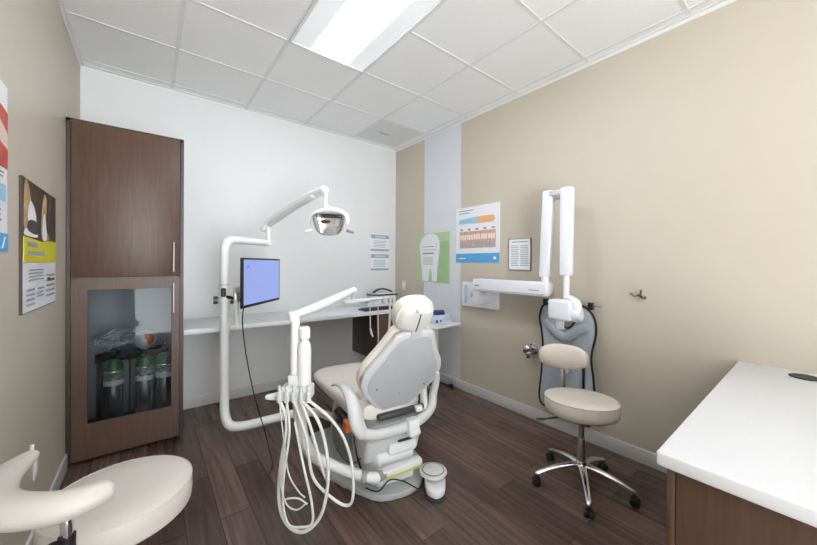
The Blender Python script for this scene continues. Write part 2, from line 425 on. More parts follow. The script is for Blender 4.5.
# left wall
sheet('poster', 'poster with red and white photo and blue corner mark, cut by the left picture edge', 'poster', 'left', 1.353, 1.953, 1.406, 2.036, .004, 'board', [
    ('photo', 'pink', [(0, .50, 1, .86)]), ('red_shape', 'red', [[(0, .55), (.62, .5), (1, .5), (1, .62), (.8, .66), (.5, .7), (0, .68)], [(.5, .86), (.8, .8), (1, .72), (1, .84), (.9, .86)]]),
    ('icon', 'lightblue', [(.80, .30, .96, .40)]), ('lettering', 'ink_grey', lines(.3, .95, .44, .49, 2) + lines(.3, .9, .18, .27, 3)),
    ('corner_mark', 'blue', [(.82, .0, 1, .11)]), ('mark', 'paper', [[(.88, .02), (.90, .02), (.95, .09), (.93, .09)]])])
ph = [[(.012, .40), (.996, .40), (.996, .994), (.012, .994)]]
sheet('poster', 'poster with dark photo and yellow band beside the tall cabinet', 'poster', 'left', 2.112, 2.748, 1.141, 1.735, .010, 'wood_dark', [
    ('paper_sheet', 'board', [(.012, .006, .996, .994)]),
    ('photo', 'brown', ph),
    ('photo_light', 'tan', [spline([(.03, .66), (.05, .96), (.13, .97), (.2, .86), (.31, .78), (.36, .66), (.28, .58), (.12, .60)], 4), spline([(.50, .58), (.52, .85), (.60, .97), (.66, .88), (.62, .70), (.72, .62), (.74, .58)], 4)]),
    ('photo_white', 'paper', [spline([(.12, .72), (.17, .84), (.26, .82), (.33, .74), (.30, .66), (.2, .65)], 4), spline([(.54, .58), (.53, .70), (.58, .80), (.63, .72), (.66, .58)], 4), spline([(.05, .58), (.07, .63), (.20, .64), (.34, .62), (.36, .58)], 4)]),
    ('photo_shade', 'ink_dark', [spline([(.10, .64), (.16, .70), (.34, .70), (.42, .64), (.36, .60), (.16, .61)], 4), spline([(.74, .60), (.72, .8), (.78, .96), (.84, .8), (.80, .62)], 4)]),
    ('colour_band', 'yellow', [[(.012, .38), (.996, .38), (.996, .57), (.74, .57), (.5, .55), (.012, .57)]]),
    ('heading', 'ink_grey', [(.10, .50, .36, .535), (.10, .435, .58, .465)]),
    ('lettering', 'ink_grey', lines(.14, .55, .24, .34, 4) + lines(.08, .3, .05, .2, 4) + lines(.36, .56, .1, .19, 3) + lines(.64, .94, .08, .30, 5)),
    ('logo', 'ink_dark', [(.68, .215, .76, .245), (.80, .215, .92, .235)])])
# back wall
for v0, v1, lab in ((1.53, 1.768, 'pale notice with blue bands on the back wall, upper of the two'), (1.272, 1.51, 'pale notice with blue bands on the back wall, lower of the two')):
    sheet('notice', lab, 'notice', 'back', 2.276, 2.583, v0, v1, .004, 'board', [
        ('header_band', 'bluegrey', [(.03, .74, .97, .95)]), ('footer_band', 'bluegrey', [(.03, .04, .97, .16)]),
        ('heading', 'paleblue', [(.25, .80, .78, .88)]), ('lettering', 'ink_grey', lines(.16, .86, .26, .68, 5, .2, .3))], group='blue banded notices on the back wall')
# right wall
sheet('poster', 'green poster with a large white tooth shape on the pale stripe', 'poster', 'right', -3.225, -2.64, 1.15, 1.745, .006, 'green', [
    ('dark_panel', 'green2', [(.52, .0, .98, .82)]),
    ('tooth_shape', 'board', [[(.20, .02), (.38, .02), (.41, .2), (.45, .3), (.49, .2), (.50, .02), (.64, .02), (.66, .3), (.72, .66), (.72, .82), (.64, .94), (.50, .99), (.30, .98), (.17, .9), (.10, .76), (.12, .6), (.17, .3)]]),
    ('lettering', 'ink_grey', [(.20, .72, .56, .735), (.20, .655, .62, .665), (.20, .575, .56, .605), (.61, .655, .62, .8)] + lines(.22, .55, .36, .53, 6, .1, .3))])
teeth, low = [], []
for i in range(5):
    for j in range(3):
        x0 = .115 + i * .162 + j * .05
        teeth.append([(x0, .425), (x0 + .022, .40), (x0 + .044, .425), (x0 + .042, .50), (x0 + .002, .50)])
        low.append([(x0, .36), (x0 + .044, .36), (x0 + .040, .29), (x0 + .022, .275), (x0 + .004, .29)])
sheet('poster', 'white poster with orange and blue arrow band and rows of teeth above the x-ray arm', 'poster', 'right', -2.541, -1.963, 1.388, 1.982, .006, 'board', [
    ('footer_band', 'blue', [(.0, .0, 1, .165)]),
    ('blue_band', 'lightblue', [[(.07, .70), (.5, .69), (.5, .81), (.07, .79)]]), ('orange_band', 'orangep', [[(.5, .69), (.86, .69), (.91, .75), (.86, .81), (.5, .81)]]),
    ('photo', 'gum', [(.10, .26, .92, .56)]), ('print', 'teeth', teeth), ('print', 'bluegrey', low),
    ('lettering', 'ink_grey', [(.08, .93, .42, .945), (.08, .885, .34, .9)] + lines(.12, .42, .73, .77, 2) + [(.12 + i * .18, .575, .18 + i * .18, .61) for i in range(5)]),
    ('logo', 'paper', [(.08, .07, .24, .085), (.88, .06, .93, .1)])])
sheet('framed_notice', 'small white printed notice in a thin clear frame under the x-ray arm hinge', 'notice', 'right', -1.857, -1.626, 1.318, 1.611, .010, 'paper', [
    ('lettering', 'ink_grey', lines(.1, .47, .14, .82, 12, .15, .35) + lines(.53, .92, .14, .82, 12, .15, .35) + [(.15, .88, .85, .91)])], border=('steel', .007, .002))
# switches and outlets
def plate(name, wall, u, v, label, cat, sock):
    F = frame_on(wall)
    t = thing(name, label, cat, F(u, v, 0))
    obj('cover_plate', MB().bb(F(u - .036, v - .058, 0), F(u + .036, v + .058, .006), .002), 'plastic', t)
    if sock:
        for dz in (-.022, .022): obj('socket', MB().bb(F(u - .016, v + dz - .014, .004), F(u + .016, v + dz + .014, .008), .002), 'paper', t)
    else: obj('rocker', MB().bb(F(u - .016, v - .033, .004), F(u + .016, v + .033, .010), .002), 'paper', t)
plate('light_switch', 'right', -3.494, 1.085, 'white light switch on the beige wall beside the back corner', 'switch', False)
plate('power_outlet', 'back', 1.235, .53, 'white power outlet on the back wall under the long worktop', 'outlet', True)
plate('power_outlet', 'left', 2.37, .38, 'white power outlet low on the left wall near the pale stool', 'outlet', True)

# ------------------------------------------------------------------ back worktop, hung cabinet, small things on it
solo('worktop', MB().bb((cx1 + .002, 3.1, .80), (XR - .001, YB - .001, .84), .004), 'worktop', 'long white worktop running along the back wall from the tall cabinet', 'worktop', (1.4, 3.4, .80))
t = thing('hung_cabinet', 'dark walnut cabinet hung under the right end of the back worktop', 'cabinet', (2.34, 3.4, .27))
obj('body', MB().bb((2.02, 3.14, .275), (XR - .003, YB - .002, .80), .002), 'wood_dark', t)
for i, (a, c) in enumerate(((2.02, 2.345), (2.352, XR - .005))):
    d = obj('door', MB().bb((a, 3.12, .28), (c, 3.139, .79), .0015), 'wood', t)
    bar_handle(2.25 if i == 0 else 2.44, .59, .76, 3.12, d)
t = thing('keyboard', 'dark flat keyboard lying on the back worktop near its front edge', 'keyboard', (2.1, 3.2, .84))
obj('case', MB().box((2.1, 3.21, .850), (.46, .15, .016), .005, (.03, 0, 0)), 'dark', t)
kk = MB()
for i in range(14):
    for j in range(5): kk.box((1.905 + i * .03, 3.16 + j * .026, .858 + j * .0008), (.025, .021, .006))
obj('keys', kk, 'black', t)
t = thing('desk_phone', 'white desk device with dark trim standing on the back worktop by the corner', 'phone', (2.36, 3.52, .84))
obj('stand', MB().prism([(-.17, 0), (.17, 0), (.15, .13), (-.16, .13)], Matrix.Translation((2.36, 3.62, .84)) @ Euler((PI / 2, 0, 0)).to_matrix().to_4x4(), .18, .012), 'plastic', t)
obj('tray', MB().prism(spline([(-.2, .0), (-.12, -.11), (.16, -.11), (.22, 0), (.15, .1), (-.14, .1)]), Matrix.Translation((2.36, 3.54, .972)), .016, .005), 'dark', t)
obj('cradle', MB().prism(spline([(-.18, .0), (-.11, -.1), (.15, -.1), (.2, 0), (.14, .09), (-.13, .09)]), Matrix.Translation((2.36, 3.54, .988)), .014, .005), 'plastic', t)
obj('handset', MB().tube([(2.22, 3.52, 1.004), (2.28, 3.52, 1.04), (2.36, 3.52, 1.05), (2.45, 3.52, 1.03), (2.50, 3.52, 1.008)], .011, n=10, r2=.026), 'dark', t)
t = thing('instrument_tray', 'small tray with metal instruments on the back worktop beside the keyboard', 'tray', (2.5, 3.3, .84))
obj('tray', MB().bb((2.40, 3.20, .841), (2.62, 3.42, .852), .004), 'bluedev', t)
for i in range(4):
    obj('instrument', MB().tube([(2.37 + .03 * i, 3.22 + .03 * i, .875), (2.47 + .02 * i, 3.26 + .03 * i, .862), (2.60, 3.34 + .015 * i, .885)], .004, n=8), 'steel', t)

# ------------------------------------------------------------------ light and monitor post
t = thing('light_post', 'white pipe post with a curved arm carrying the round dental lamp', 'dental lamp', (.47, 2.93, 0))
PR = .034
obj('pipe', MB().tube([(1.22, 2.35, .085), (1.21, 2.5, .085), (1.14, 2.70, .085), (1.0, 2.80, .085), (.80, 2.815, .085), (.60, 2.82, .09), (.505, 2.85, .105), (.475, 2.90, .16), (.47, 2.925, .28), (.47, 2.93, .5), (.47, 2.93, .9), (.47, 2.93, 1.2)], PR, n=20, smooth=8), 'pipe', t)
obj('upper_post', MB().tube([(.47, 2.93, 1.17), (.47, 2.93, 1.42), (.472, 2.931, 1.49), (.49, 2.937, 1.535), (.535, 2.95, 1.553), (.65, 2.985, 1.553), (.83, 3.05, 1.548)], [.036, .036, .036, .036, .034, .03, .026], n=20, smooth=8), 'pipe', t)
obj('seam_ring', MB().cyl((.47, 2.93, 1.195), (.47, 2.93, 1.2), .0365), 'grey', t)
obj('arm_pivot', MB().cyl((.83, 3.05, 1.525), (.83, 3.05, 1.70), .022, bev=.004).cyl((.83, 3.05, 1.523), (.83, 3.05, 1.575), .03, bev=.006), 'pipe', t)
ap = [(.80, 3.085, 1.675), (.845, 3.03, 1.735), (.91, 2.90, 1.80), (.985, 2.74, 1.875), (1.05, 2.58, 1.93), (1.09, 2.46, 1.952)]
obj('flex_arm', MB().tube(ap, [.03, .036, .036, .036, .037, .034], n=18, smooth=6, r2=[.026, .03, .03, .03, .032, .03]), 'pipe', t)
obj('arm_cover', MB().tube([Vector(p) + Vector((-.012, -.012, -.024)) for p in ap[1:5]], .024, n=14, smooth=6), 'shell', t)
obj('arm_end', MB().cyl((1.095, 2.45, 1.95), (1.095, 2.45, 1.80), .016, bev=.003).ball((1.09, 2.46, 1.945), .036), 'pipe', t)
hc = Vector((1.122, 2.425, 1.695))
fwd = Vector((-.5, -.74, -.16)).normalized(); sd = Vector((0, 0, 1)).cross(fwd).normalized(); upv = fwd.cross(sd).normalized()
HM = Matrix((sd, upv, fwd)).transposed().to_4x4(); HM.translation = hc
yk = MB().tube([HM @ Vector((-.14, -.01, 0)), HM @ Vector((-.135, .05, -.01)), HM @ Vector((-.08, .09, -.02)), HM @ Vector((0, .105, -.02)), HM @ Vector((.08, .09, -.02)), HM @ Vector((.135, .05, -.01)), HM @ Vector((.14, -.01, 0))], .012, n=12, r2=.017)
yk.tube([(1.095, 2.45, 1.83), HM @ Vector((0, .11, -.02))], [.014, .02], n=12, smooth=1)
obj('yoke', yk, 'pipe', t)
TZ = spline([(-.115, .055), (-.11, -.01), (-.085, -.07), (-.04, -.092), (.04, -.092), (.085, -.07), (.11, -.01), (.115, .055), (.06, .072), (-.06, .072)], 5)
def ring(k, dz, dy=0): return [HM @ Vector((x * k, y * k + dy, dz)) for x, y in TZ]
hd = obj('lamp_head', MB().loft([ring(.5, -.085, .03), ring(.8, -.07, .02), ring(1.03, -.03, .005), ring(1.08, .0), ring(1.08, .03), ring(1.0, .036), ring(.985, .0)]), 'pipe', t)
rim = [HM @ Vector((x * 1.0, y * 1.0, .036)) for x, y in TZ]; rim.append(rim[0])
obj('rim', MB().tube(rim, .007, n=8, smooth=1, round_ends=False), 'grey', hd, label='grey rim around the reflector')
obj('reflector', MB().loft([ring(.98, .034), ring(.9, .020, .002), ring(.7, .008, .005), ring(.35, .003, .008), ring(.05, .002, .01)], False), 'chrome', hd, label='polished chrome reflector bowl')
obj('bulb_shield', MB().prism(spline([(-.05, -.088), (-.036, -.05), (0, -.036), (.036, -.05), (.05, -.088)], 4), HM @ Matrix.Translation((0, 0, .02)), .015, .004), 'grey', hd)
obj('bulb', MB().ball(HM @ Vector((-.035, .005, .012)), .02, (2.0, .7, .8), HM.to_euler()), 'dark', hd)
obj('shade_band', MB().prism([(-.10, .046), (.10, .046), (.10, .034), (-.10, .04)], HM @ Matrix.Translation((0, 0, .034)), .004, .001), 'black', hd)  # dark strip stands in for the shadow under the top rim
for s in (-1, 1):
    obj('handle', MB().cyl(HM @ Vector((s * .13, -.06, .02)), HM @ Vector((s * .19, -.075, .02)), .012, n=14, bev=.003), 'grey' if s > 0 else 'pipe', hd)
cl = obj('clamp', MB().cyl((.47, 2.93, 1.05), (.47, 2.93, 1.16), .041, bev=.005), 'pipe', t)
for dx, dz in ((-.06, 1.095), (-.06, 1.06), (.05, 1.06)):
    obj('knob', MB().cyl((.47, 2.93, dz), (.47 + dx * .8, 2.93 - dx * .3, dz), .006, n=10).cyl((.47 + dx * .75, 2.93 - dx * .3, dz), (.47 + dx * 1.2, 2.93 - dx * .45, dz), .014, n=14, bev=.003), 'dark', cl)
obj('switch', MB().box((.455, 2.885, 1.14), (.035, .03, .07), .01), 'black', cl)
obj('bracket_arm', MB().tube([(.48, 2.90, 1.105), (.53, 2.845, 1.09), (.565, 2.79, 1.085), (.60, 2.75, 1.13)], .013, n=10).box((.575, 2.785, 1.085), (.05, .05, .03), .006), 'black', cl)

t = thing('monitor', 'black framed monitor with a blank blue screen on the lamp post', 'monitor', (.687, 2.707, 1.08))
A = Vector((.502, 2.469, 1.230)); B = Vector((.892, 2.925, 1.230)); ux = (B - A).normalized(); nz_ = Vector((ux.y, -ux.x, 0))
MM = Matrix((ux, Vector((0, 0, 1)), nz_)).transposed().to_4x4(); MM.translation = (A + B) / 2
W2, H2 = (B - A).length / 2, .176
obj('housing', MB().box(MM @ Vector((0, 0, -.008)), (W2 * 2, H2 * 2, .016), .004, MM.to_3x3().to_4x4()).box(MM @ Vector((0, -.01, -.03)), (W2 * 1.5, H2 * 1.3, .035), .012, MM.to_3x3().to_4x4()), 'black', t)
sc = obj('screen', MB().box(MM @ Vector((0, .004, .0005)), (W2 * 2 - .04, H2 * 2 - .034, .002), 0, MM.to_3x3().to_4x4()), 'screen', t)
obj('icon', MB().box(MM @ Vector((-W2 + .075, H2 - .062, .0018)), (.03, .02, .0012), 0, MM.to_3x3().to_4x4()), 'icon', sc)
obj('mount', MB().box(MM @ Vector((-.12, -.05, -.065)), (.10, .10, .05), .008, MM.to_3x3().to_4x4()).box(MM @ Vector((-.14, -.06, -.10)), (.05, .05, .06), .006, MM.to_3x3().to_4x4()), 'steel', t)
obj('power_cord', MB().tube([MM @ Vector((-.24, -.165, -.02)), (.515, 2.52, .95), (.545, 2.53, .7), (.60, 2.52, .4), (.66, 2.50, .16), (.675, 2.42, .03), (.66, 2.30, .006), (.60, 2.20, .006)], .004, n=8, smooth=8), 'black', t)
t = thing('handpiece', 'white tapered handpiece hanging from the black clamp beside the monitor', 'handpiece', (.532, 2.81, .85))
obj('body', MB().lathe([(.010, .90), (.013, .93), (.016, .99), (.018, 1.04), (.019, 1.065)], c=(.532, 2.81, 0), n=18), 'plastic', t)
obj('tip', MB().tube([(.532, 2.81, .905), (.534, 2.808, .875), (.541, 2.80, .850)], [.009, .007, .004], n=10), 'plastic', t)
obj('holder', MB().box((.532, 2.81, 1.125), (.04, .035, .12), .006), 'steel', t)

# ------------------------------------------------------------------ dental chair (local: +y toward the foot end)
CH = thing('dental_chair', 'white and cream dental patient chair seen from behind, backrest raised', 'dental chair', (1.19, 1.75, 0), math.radians(-7))
def C(name, mb, m, parent=None, **k): return obj(name, mb, m, parent or CH, local=True, **k)
pl = [(-.12, -.2), (.12, -.22), (.27, -.04), (.30, .2), (.30, .62), (.2, .72), (-.2, .72), (-.33, .6), (-.345, .3), (-.32, .16), (-.235, -.02)]
C('base_plate', MB().prism(spline(pl, 4), Matrix.Translation((0, 0, .002)), .038, .008), 'plate')
C('base_cover', MB().prism([(-.11, -.15), (.12, -.165), (.175, -.06), (.18, .4), (.1, .5), (-.1, .5), (-.17, .4), (-.165, -.06)], Matrix.Translation((0, 0, .04)), .20, .03, 3), 'plastic')
C('rear_cover', MB().prism([(-.05, -.17), (.13, -.18), (.185, -.08), (.19, .03), (-.05, .05)], Matrix.Translation((0, 0, .22)), .075, .025, 3), 'plastic')
C('vent_slot', MB().box((.06, -.155, .297), (.09, .03, .008), .003, (0, 0, -.05)), 'black')
SIDE = Matrix(((0, 0, 1, 0), (1, 0, 0, 0), (0, 1, 0, 0), (0, 0, 0, 1)))   # polygon (y, z) extruded along x
C('lift_arm', MB().prism([(-.12, .2), (.1, .07), (.46, .06), (.52, .16), (.46, .36), (.3, .43), (-.06, .42), (-.16, .33)], Matrix.Translation((-.19, 0, 0)) @ SIDE, .38, .03, 3), 'shell')
C('side_panel', MB().prism([(.06, .10), (.40, .08), (.44, .16), (.36, .37), (.12, .39), (.04, .30)], Matrix.Translation((-.2, 0, 0)) @ SIDE, .02, .006), 'grey')
C('connector', MB().cyl((-.205, .33, .34), (-.215, .33, .34), .014, n=14).cyl((-.205, .26, .31), (-.22, .26, .31), .010, n=14).cyl((-.205, .16, .23), (-.212, .16, .23), .018, n=16).box((-.21, .27, .30), (.015, .05, .012), .003), 'black')
o = C('control_box', MB().box((-.245, .075, .412), (.05, .15, .06), .006, (math.radians(10), 0, 0)), 'black')
C('orange_end', MB().box((-.250, -.015, .398), (.046, .06, .058), .005, (math.radians(10), 0, 0)), 'orange', o, label='orange end block')
C('seat_frame', MB().box((0, .12, .425), (.40, .62, .03), .012), 'grey')
def sect(y, z, hw, ht, n=28, ex=3.2, tilt=0):
    out = []
    for k in range(n):
        a = 2 * PI * k / n; c, s = math.cos(a), math.sin(a)
        x = hw * math.copysign(abs(c) ** (2 / ex), c); q = ht * math.copysign(abs(s) ** (2 / ex), s)
        out.append(Vector((x, y - q * math.sin(tilt), z + q * math.cos(tilt))))
    return out
seat = [(-.12, .49, .12, .03), (-.105, .488, .19, .055), (-.05, .486, .232, .068), (.05, .482, .245, .07), (.2, .478, .252, .07), (.35, .478, .258, .066), (.5, .480, .268, .06), (.62, .480, .272, .054), (.73, .474, .255, .048), (.80, .468, .215, .042), (.84, .464, .15, .034), (.855, .462, .07, .02)]
C('seat', MB().loft([sect(*s) for s in seat]), 'cream')
# backrest
def bp(u, z, d=0):   # point on the back plane, d toward the patient
    nrm = Vector((0, .894, .447)); p = Vector((u, -.08 - .5 * (z - .42), z)); return p + nrm * d
bpm = Matrix((Vector((1, 0, 0)), Vector((0, -.447, .894)), Vector((0, -.894, -.447)))).transposed().to_4x4(); bpm.translation = bp(0, .42)
L_ = 1 / .894
half = [(.07, .40), (.115, .48), (.195, .57), (.243, .63), (.268, .695), (.252, .77), (.19, .86), (.146, .935), (.12, .978), (.06, .995)]
outl = [(u, (z - .42) * L_) for u, z in half] + [(-u, (z - .42) * L_) for u, z in half[::-1]]
so = [(x + .018, y) for x, y in spline(outl, 5)]
sh = C('backrest_shell', pad(so, bpm @ Matrix.Translation((0, 0, -.045)), .045, .018), 'shell')
inn = [(x * .86 + .002, .30 + (y - .30) * .9) for x, y in so]
C('rear_panel', pad(inn, bpm @ Matrix.Translation((0, 0, -.004)), .008, .004), 'panel', sh)
for u, z in ((-.16, .66), (.17, .63), (.0, .60)):
    p = bp(u + .01, z, -.005); C('screw', MB().cyl(p, p + Vector((0, -.007, -.0035)), .006, n=10), 'grey', sh)
big = [(x * 1.01 - .001, .33 + (y - .33) * 1.02) for x, y in so]
C('backrest_cushion', pad(big, bpm @ Matrix.Translation((0, 0, -.105)), .065, .028), 'cream')
C('lumbar_cushion', MB().loft([sect(-.07, .56, .1, .03), sect(-.05, .56, .17, .05), sect(.01, .56, .19, .05), sect(.05, .54, .17, .04)]), 'cream')
# headrest
hp = bp(-.01, 1.078, .05)
HMx = Matrix.Translation(hp) @ Euler((math.radians(26.6), 0, 0)).to_matrix().to_4x4()
def hsec(y, hw, ht, dx=0, dz=0, ex=2.5): return [HMx @ Vector((p.x + dx, y, p.z + dz)) for p in sect(0, 0, hw, ht, ex=ex)]
C('headrest_cushion', MB().loft([hsec(-.03, .095, .07), hsec(-.022, .115, .09), hsec(.0, .124, .10), hsec(.035, .122, .098), hsec(.055, .10, .08), hsec(.062, .07, .055)]), 'cover')
C('headrest_back', MB().loft([hsec(-.058, .06, .05, .0, -.015, 2.6), hsec(-.052, .085, .068, .0, -.013, 2.6), hsec(-.04, .103, .082, .0, -.01, 2.6), hsec(-.01, .116, .094, .0, -.006, 2.6)]), 'cover')
C('headrest_knob', MB().box(HMx @ Vector((.015, -.062, .052)), (.09, .026, .024), .009, HMx.to_3x3().to_4x4() @ Euler((0, .15, 0)).to_matrix().to_4x4()), 'plastic')
C('headrest_seam', MB().tube([HMx @ Vector((.005, -.059, .03)), HMx @ Vector((.006, -.061, -.02)), HMx @ Vector((.004, -.059, -.08))], .003, n=6, smooth=3), 'dark')
C('headrest_post', MB().box(bp(.01, 1.005, .005), (.07, .022, .10), .006, (math.radians(26.6), 0, 0)), 'shell')
# arms and bracket
for s in (-1, 1):
    k = 0 if s < 0 else 1
    C('armrest', MB().tube([(s * (.285 - .03 * k), .14, .60), (s * (.287 - .03 * k), .06, .632), (s * (.285 - .03 * k), -.04, .645), (s * (.28 - .04 * k), -.12 + .03 * k, .622), (s * (.272 - .05 * k), -.17 + .05 * k, .56), (s * (.265 - .05 * k), -.19 + .05 * k, .49), (s * (.24 - .04 * k), -.20 + .04 * k, .43)], [.008, .011, .014, .02, .026, .03, .03], n=14, smooth=6, r2=[.02, .026, .028, .034, .044, .046, .036] if s < 0 else [.02, .024, .024, .024, .024, .024, .024], up=(0, 0, 1)), 'shell')
C('back_bracket', MB().tube([(-.25, -.20, .435), (-.17, -.205, .405), (-.05, -.20, .395), (.08, -.195, .40), (.18, -.19, .42), (.25, -.175, .465), (.272, -.16, .535), (.276, -.18, .61), (.262, -.21, .69)], [.032, .032, .032, .032, .032, .03, .025, .02, .014], n=14, smooth=6, r2=.026), 'shell')
C('pivot_block', MB().box((.08, -.215, .40), (.075, .06, .09), .012).cyl((.045, -.235, .37), (.115, -.235, .37), .022, bev=.004), 'plastic')
C('back_hinge', MB().box((.02, -.13, .46), (.26, .05, .03), .008, (0, 0, 0)).cyl((.14, -.16, .475), (.19, -.16, .475), .018, n=16), 'dark')
C('hinge_clip', MB().box((.15, -.175, .475), (.045, .03, .035), .006), 'plastic')
C('lift_post', MB().prism([(-.12, -.12), (.12, -.12), (.12, .1), (-.12, .1)], Matrix.Translation((0, 0, .2)), .22, .02), 'shell')
bar = C('rear_bar', MB().box((-.02, -.215, .178), (.32, .055, .042), .012, (0, math.radians(-1), 0)), 'plastic')
C('indicator_strip', MB().box((-.02, -.2425, .158), (.29, .006, .010), .002), 'yellowgreen', bar, label='yellow green strip under the white bar')
C('cable', MB().tube([(.11, -.235, .02), (.06, -.23, .06), (.0, -.22, .10), (-.05, -.17, .09), (-.12, -.17, .05), (-.17, -.1, .045)], .004, n=8).tube([(-.2, .02, .36), (-.21, -.02, .30), (-.2, -.05, .2), (-.17, -.09, .08)], .005, n=8).tube([(-.215, .3, .1), (-.22, .1, .12), (-.21, -.03, .17), (-.17, -.1, .25)], .003, n=8), 'black')
# foot control
t = thing('foot_control', 'white foot control with a round ringed pedal on the floor behind the chair', 'foot control', (1.345, 1.44, 0))
fm = Matrix.Translation((1.345, 1.43, 0)) @ Euler((0, 0, math.radians(-130))).to_matrix().to_4x4()
obj('base', MB().prism(spline([(.085, 0), (.05, .055), (-.03, .07), (-.1, .055), (-.1, -.055), (-.03, -.07), (.05, -.055)], 5), fm @ Matrix.Translation((0, 0, .001)), .012, .003), 'dark', t)
obj('body', MB().prism(spline([(.078, 0), (.045, .048), (-.03, .062), (-.09, .05), (-.09, -.05), (-.03, -.062), (.045, -.048)], 5), fm @ Matrix.Translation((0, 0, .013)), .05, .018, 4), 'plastic', t)
dk = obj('pedal_disc', MB().lathe([(.02, .075), (.078, .078), (.086, .085), (.083, .094), (.06, .1), (.01, .102)], mx=fm @ Matrix.Translation((-.075, -.01, 0))), 'plastic', t)
obj('ring', MB().tube([fm @ Vector((-.075 + .066 * math.cos(a), -.01 + .066 * math.sin(a), .099)) for a in [k * PI / 12 for k in range(25)]], .004, n=8, smooth=1, round_ends=False), 'grey', dk)
obj('post', MB().cyl(fm @ Vector((-.07, -.01, .05)), fm @ Vector((-.075, -.01, .08)), .03), 'plastic', t)

# ------------------------------------------------------------------ delivery unit on the chair's left
t = thing('delivery_unit', 'white instrument delivery arm with hanging hoses and water bottle beside the chair', 'delivery unit', (.60, 1.67, 0))
obj('swing_pipe', MB().tube([(1.0, 1.545, .175), (.945, 1.60, .178), (.88, 1.68, .195), (.80, 1.74, .235), (.715, 1.735, .31), (.655, 1.71, .42), (.622, 1.69, .55), (.605, 1.675, .70)], .03, n=18, smooth=8), 'pipe', t)
obj('pipe_collar', MB().tube([(1.03, 1.54, .175), (.965, 1.58, .177)], .035, n=18, smooth=1), 'grey', t)
obj('column', MB().cyl((.59, 1.68, .68), (.59, 1.68, 1.09), .023, bev=.004), 'pipe', t)
hb = obj('holder_block', MB().box((.60, 1.665, .715), (.15, .09, .07), .012, (0, 0, -.66)).box((.60, 1.672, .77), (.085, .06, .07), .014, (0, 0, -.66)).box((.56, 1.69, .705), (.05, .06, .06), .01), 'plastic', t)
obj('side_handle', MB().tube([(.56, 1.70, .70), (.515, 1.73, .69), (.475, 1.745, .69)], [.02, .02, .014], n=12, smooth=3), 'plastic', t)
rt = Vector((.785, -.62, 0)); tw = Vector((-.62, -.785, 0))
for i in range(5):
    p = Vector((.60, 1.665, .70)) + rt * (-.075 + i * .036) + tw * .05
    obj('instrument_holder', MB().cyl(p + Vector((0, 0, -.02)), p + Vector((0, 0, .03)), .014, n=14, bev=.003).cyl(p + Vector((0, 0, .02)), p + Vector((0, 0, .06)), .008, n=12), 'shell', hb)
bt = obj('water_bottle', MB().lathe([(.030, .735), (.034, .745), (.034, .93), (.030, .955), (.019, .975), (.018, .99)], c=(.625, 1.643, 0)), 'bottle', t)
obj('cap', MB().lathe([(.022, .985), (.028, .99), (.029, 1.025), (.027, 1.04), (.02, 1.046)], c=(.625, 1.643, 0)), 'plastic', bt)
fa = [(.58, 1.675, 1.105), (.70, 1.735, 1.122), (.82, 1.795, 1.145), (.94, 1.855, 1.172), (1.055, 1.91, 1.20)]
obj('flex_arm', MB().tube(fa, [.018, .024, .026, .022, .016], n=14, smooth=6, r2=[.018, .021, .021, .018, .015]), 'pipe', t)
obj('arm_joint', MB().cyl((.585, 1.68, 1.08), (.575, 1.675, 1.125), .026, bev=.005).ball((1.055, 1.91, 1.195), .02), 'pipe', t)
h0, h1 = Vector((1.00, 1.93, 1.118)), Vector((1.385, 1.94, 1.128))
hh = MB().tube([(1.055, 1.91, 1.19), (1.06, 1.93, 1.15), (1.06, 1.93, 1.12)], .012, n=10)
dd = (h1 - h0); hh.tube([h0, h0 + dd * .45], .014, n=12, smooth=1, r2=.03).tube([h0 + dd * .42, h1], .011, n=12, smooth=1, r2=.02)
hd = obj('instrument_bar', hh, 'shell', t)
for f in (.78, .92, 1.0):
    p = h0 + dd * f; obj('instrument_clip', MB().box(p + Vector((0, -.01, -.012)), (.018, .03, .05), .005), 'shell', hd)
# hoses
def hose(pts, r=.0075, m='hose'): return obj('hose', MB().tube(pts, r, n=10, smooth=10), m, t)
def hp_(px): return Vector((.60, 1.665, .69)) + rt * px + tw * .05
s0, s1, s2, s3, s4 = [hp_(-.075 + i * .036) for i in range(5)]
def off(a, b, z): v = Vector((.57, 1.62, 0)) + rt * a + tw * b; return (v.x, v.y, z)
hose([s0, off(-.04, .0, .58), off(-.065, .0, .40), off(-.078, .0, .22), off(-.055, .0, .105), off(.0, .0, .045), off(.07, .01, .055), off(.135, .0, .13), off(.165, .0, .29), off(.155, .0, .45), off(.11, 0, .60), s3], .0085)
hose([s1, off(-.02, .02, .55), off(-.045, .02, .34), off(-.05, .02, .20), off(-.02, .03, .10), off(.04, .03, .085), off(.095, .03, .105), off(.09, .02, .20), off(.04, .0, .38), off(.0, 0, .58)], .006)
hose([s2, off(.055, -.01, .5), off(.07, -.01, .38), off(.095, -.01, .29), off(.16, -.02, .21), off(.24, -.03, .15), off(.282, -.03, .18), off(.28, -.03, .34), off(.24, -.03, .48), off(.17, -.01, .60), s4], .0075)
hose([s3, off(.08, .0, .55), off(.13, -.01, .36), off(.16, -.02, .27)], .0075)
hose([s1, off(-.04, .03, .45), off(-.055, .03, .30), off(-.03, .03, .20), off(.02, .03, .17), off(.065, .03, .20)], .0035)
hose([off(-.06, .02, .20), off(-.02, .03, .225), off(.03, .03, .225), off(.07, .03, .20)], .004)
hose([s0, off(-.045, .01, .45), off(-.025, .01, .33), off(.02, .01, .25), off(.05, .0, .21)], .0035)
a = h0 + dd * .50; hose([a, a + Vector((.004, 0, -.12)), a + Vector((.006, 0, -.2)), a + Vector((.014, 0, -.235))], .0035)
